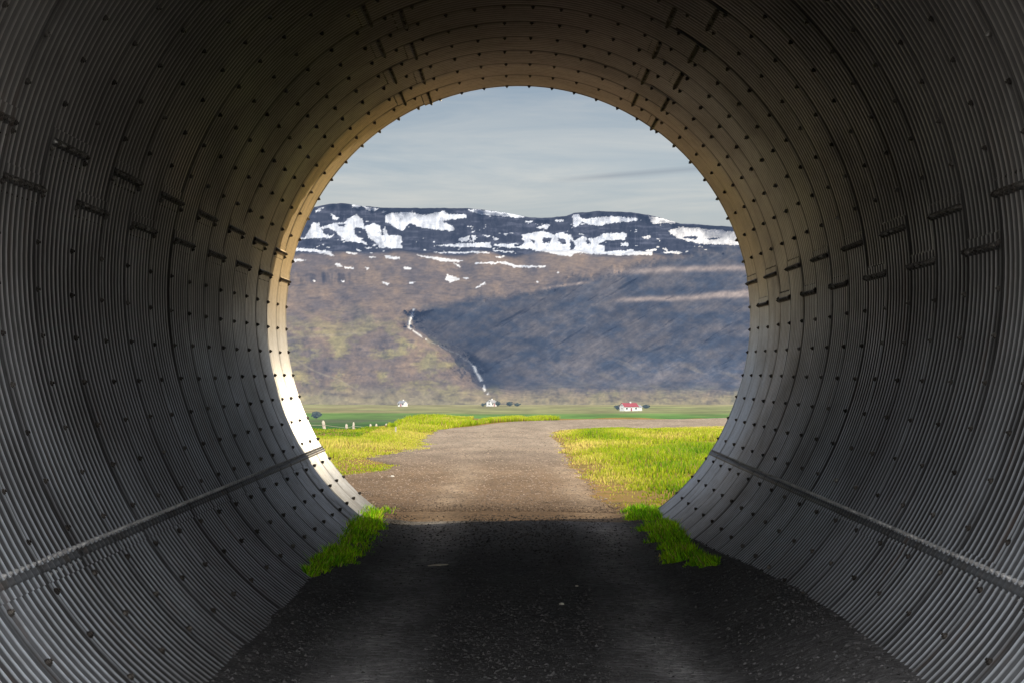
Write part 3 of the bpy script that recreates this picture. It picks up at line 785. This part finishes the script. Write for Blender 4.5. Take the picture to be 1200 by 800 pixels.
# farm track climbing on the left slope
tr = np.exp(-((PY-(418+(PX-340)*.50+2*np.sin(PX*.09)))/.9)**2)*(PX < 425)*(PX > 300)
tr += np.exp(-((PY-(396-(PX-340)*.07))/1.3)**2)*(PX < 430)*.8
tr = np.clip(tr, 0, 1)[..., None]*.55; colr = colr*(1-tr)+np.array([.33, .29, .20])*tr
# stream in the gully: white water
st_ = (np.exp(-((PX-gl-1.5*fbm(PX*0, PY*.2, 2))/1.7)**2)*(vnoise(PX*.4, PY*.25) > .38)*(PY > 362)*(PY < 462))[..., None]
st_ = st_*np.where((PY > 398) & (PY < 428), .15, .85)[..., None]
colr = colr*(1-st_)+np.array([.95, .97, .98])*st_
colr = np.where(snow[..., None], np.where((PX > 752)[..., None], np.array([.97, .94, .90]), np.array([.84, .86, .90]))*(1-.14*np.abs(fbm(PX*.2, PY*.3, 3)))[..., None], colr)  # warm sunlit and bluer shaded snow: light painted into its colour
# back side
back = np.stack([X3[:, -1]*1.1, D[:, -1]+900, Z3[:, -1]-60], -1)
V = np.stack([X3, D, Z3], -1); V = np.concatenate([V, back[:, None, :]], 1)
colr = np.concatenate([colr, colr[:, -1:, :]], 1)
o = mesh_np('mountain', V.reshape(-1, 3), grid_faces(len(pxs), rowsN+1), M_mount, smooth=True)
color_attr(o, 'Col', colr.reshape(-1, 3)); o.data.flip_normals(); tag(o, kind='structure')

# ------------------------------------------------------------------ farms across the valley
def at(px, py, d): return ((px-CX)/F*d, d, CAMZ-(py-CY)/F*d)
def on_ground(px, py):
    d = 1000.
    for _ in range(60):
        z = float(H((px-CX)/F*d, d)); dn = (CAMZ-z)*F/(py-CY); d = d*.5+dn*.5
    return ((px-CX)/F*d, d, float(H((px-CX)/F*d, d)))
def gable(name, loc, rz, L_, W_, hw, hr, roofm, label, cat, annex=None, chim=True):
    t = empty(name, loc, label, cat, rz=rz)
    l, w = L_/2, W_/2
    MB().prism([(-w, -1.0), (w, -1.0), (w, hw), (0, hw+hr-.15), (-w, hw)], 'x', -l, l).build('wall', M_white, t)
    rf = MB().prism([(-w-.4, hw-.25), (-w-.4, hw), (0, hw+hr+.12), (w+.4, hw), (w+.4, hw-.25), (0, hw+hr-.12)], 'x', -l-.35, l+.35).build('roof', roofm, t)
    if chim: MB().box(l*.2-.4, l*.2+.4, -.4, .4, hw+hr*.6, hw+hr+.9).build('chimney', M_white, rf)
    for i in range(3):
        xx = -l+L_*(i+.5)/3
        if i == 1:
            MB().box(xx-.5, xx+.5, -w-.06, -w-.003, .0, 2.1).build('door', M_red, t)
        else:
            f = MB().box(xx-.7, xx+.7, -w-.08, -w-.003, 1.0, 2.3).build('window', M_white, t)
            MB().box(xx-.58, xx+.58, -w-.10, -w-.083, 1.12, 2.18).build('pane', M_glass, f)
    for zz in (1.2, hw+.2):
        f = MB().box(-l-.08, -l-.003, -.6, .6, zz, zz+1.1).build('window', M_white, t)
        MB().box(-l-.10, -l-.083, -.5, .5, zz+.1, zz+1.0).build('pane', M_glass, f)
    if annex:
        ax, al, aw, ah, ar, mt = annex
        MB().prism([(-aw, -1.0), (aw, -1.0), (aw, ah), (0, ah+ar), (-aw, ah)], 'x', ax, ax+al).build('annex_wall', M_white, t)
        MB().prism([(-aw-.3, ah-.2), (-aw-.3, ah), (0, ah+ar+.1), (aw+.3, ah), (aw+.3, ah-.2), (0, ah+ar-.1)], 'x', ax+.01, ax+al+.3).build('annex_roof', mt, t)
    return t
p = on_ground(737, 481)
gable('farmhouse', p, R(28), 10.5, 6.5, 2.9, 2.3, M_red, 'white farmhouse with a red roof on the green field right of the valley', 'house', annex=(5.3, 3.2, 2.6, 2.6, 1.2, M_greyroof))
p = on_ground(472, 475.8)
gable('farmhouse', p, R(-35), 5.5, 4.6, 2.5, 1.6, M_greyroof, 'small white farmhouse alone at the foot of the brown slope on the left', 'house')
p = on_ground(576, 475.6)
gable('farmhouse', p, R(55), 6.0, 5.0, 2.8, 1.9, M_greyroof, 'white gabled farmhouse among dark trees below the gully', 'house')
p = on_ground(692, 472.2)
# trees round the farms
def tree(px, py, r, h, lab, grp, nleaf=260):
    p = on_ground(px, py); t = empty('tree', p, lab, 'tree', grp)
    mb = MB(); mb.tube((0, 0, -.3), (0, 0, h*.55), r*.10, r*.05, 6); mb.tube((0, 0, h*.3), (r*.4, 0, h*.7), r*.05, r*.02, 5); mb.tube((0, 0, h*.35), (-r*.4, .1, h*.7), r*.05, r*.02, 5)
    mb.build('trunk', M_bark, t)
    V = []; Fs = []
    for i in range(nleaf):
        u = RS.normal(0, 1, 3); u /= np.linalg.norm(u); q = u*RS.rand()**.4*np.array([r, r, h*.42]) + np.array([0, 0, h*.55])
        q[:2] *= 1+.25*math.sin(5*math.atan2(u[1], u[0]))
        s_ = r*.20*RS.uniform(.6, 1.3); a = RS.normal(0, 1, 3); a /= np.linalg.norm(a); b = np.cross(a, u); b /= np.linalg.norm(b)+1e-6
        V += [q+a*s_, q+b*s_, q-a*s_, q-b*s_]; Fs.append([i*4, i*4+1, i*4+2, i*4+3])
    mesh_np('crown', np.array(V), np.array(Fs), M_treef, t)
for (px, py, r, h, lab) in ((583.5, 475.8, 2.0, 4.0, 'dark tree just right of the gabled white farmhouse'),
                            (571, 475.5, 1.8, 3.2, 'small dark tree just left of the gabled white farmhouse'),
                            (566, 475.8, 1.6, 2.6, 'lowest dark tree, two along to the left of the gabled farmhouse'),
                            (597, 475.6, 2.6, 3.4, 'broad dark tree standing on its own right of the gabled farmhouse'),
                            (606, 475.8, 2.2, 2.6, 'low wide tree farthest right of the gabled farmhouse'),
                            (724, 480, 2.4, 3.4, 'dark tree at the left end of the red roofed farmhouse'),
                            (757, 478, 2.4, 2.6, 'low dark tree at the right end of the red roofed farmhouse'),
                            (370.5, 490.5, 2.6, 4.2, 'round dark bush on the meadow beside the left pipe wall')):
    tree(px, py, r, h, lab, 'trees around the valley farms' if px > 400 else None)

# ------------------------------------------------------------------ light, sky, camera
SUN_EL = R(22); SUN_AZ = R(60)
w = bpy.data.worlds.new('World'); sc.world = w; w.use_nodes = True
nt = w.node_tree; b = NB(nt); bg = nt.nodes['Background']
sky = b.n('ShaderNodeTexSky', sky_type='NISHITA', sun_disc=False, sun_elevation=SUN_EL, sun_rotation=SUN_AZ, air_density=1.0, dust_density=1.2, ozone_density=1.0)
tc = b.n('ShaderNodeTexCoord').outputs['Generated']
cv = b.scalevec(tc, 2.6, 2.6, 26)
cv = b.n('ShaderNodeMapping', {'Vector': tc, 'Scale': (7.0, 3.0, 60), 'Rotation': (0, R(-5), 0)}).outputs[0]
cn = b.noise(cv, 1.3, 6, .62, .6)
veil = b.ramp(cn, [(.30, .72), (.70, .92)])
zz = b.xyz(tc)[2]; yy = b.xyz(tc)[1]
cloudcol = b.ramp(zz, [(.04, (5.9, 6.0, 5.9)), (.066, (4.6, 5.2, 5.8)), (.095, (3.0, 3.7, 4.7)), (.2, (2.6, 3.1, 3.8)), (.45, (4.2, 4.4, 4.8))])
cloudcol = b.mix(1.0, cloudcol, b.ramp(cn, [(.32, (.70, .82, .96)), (.68, (1.28, 1.20, 1.10))]), 'MULTIPLY')
# added fill: sky behind the viewer made far brighter to light the tunnel walls
cloudcol = b.mix(b.ramp(b.math('MULTIPLY', yy, -1.0), [(.1, 0.), (.7, 1.)]), cloudcol, (45.0, 43.5, 41.0))
base = b.mix(veil, sky.outputs[0], cloudcol)
# one thin dark cloud streak low on the right
ex = b.math('DIVIDE', b.xyz(tc)[0], yy); ez = b.math('DIVIDE', zz, yy)
tt = b.math('ABSOLUTE', b.math('SUBTRACT', ez, b.math('ADD', .0603, b.math('MULTIPLY', ex, .085))))
wd = b.math('SUBTRACT', 1.0, b.math('MULTIPLY', tt, 700.), True)
xr = b.math('MULTIPLY', b.math('MULTIPLY', b.math('SUBTRACT', ex, .008), 45., True), b.math('MULTIPLY', b.math('SUBTRACT', .11, ex), 20., True))
sfac = b.math('MULTIPLY', b.math('MULTIPLY', b.math('MULTIPLY', wd, xr), b.math('GREATER_THAN', yy, 0.0)), b.ramp(cn, [(.3, .25), (.6, .5)]))
base = b.mix(sfac, base, (2.2, 2.6, 3.3))
nt.links.new(base, bg.inputs[0]); bg.inputs[1].default_value = .10

sd = bpy.data.lights.new('sun', 'SUN'); sd.energy = 4.3; sd.angle = R(.55); sd.color = (1.0, .79, .51)
so = bpy.data.objects.new('sun', sd); COL.objects.link(so); so.location = (40, 60, 60)
S = Vector((math.sin(SUN_AZ)*math.cos(SUN_EL), math.cos(SUN_AZ)*math.cos(SUN_EL), math.sin(SUN_EL)))
so.rotation_euler = S.to_track_quat('Z', 'Y').to_euler()

cd = bpy.data.cameras.new('camera'); cd.sensor_width = 36; cd.lens = F/1200*36; cd.clip_end = 30000; cd.clip_start = .1
co = bpy.data.objects.new('camera', cd); COL.objects.link(co); co.location = (0, 0, CAMZ)
co.rotation_euler = (R(90)+math.atan(30/F), 0, math.atan(7/F))
sc.camera = co
sc.view_settings.view_transform = 'Standard'; sc.view_settings.look = 'None'; sc.view_settings.exposure = 0; sc.view_settings.gamma = 1
sc.render.engine = 'CYCLES'
sc.cycles.use_denoising = True
sc.cycles.max_bounces = 8; sc.cycles.diffuse_bounces = 5; sc.cycles.glossy_bounces = 4
sc.cycles.sample_clamp_indirect = 6
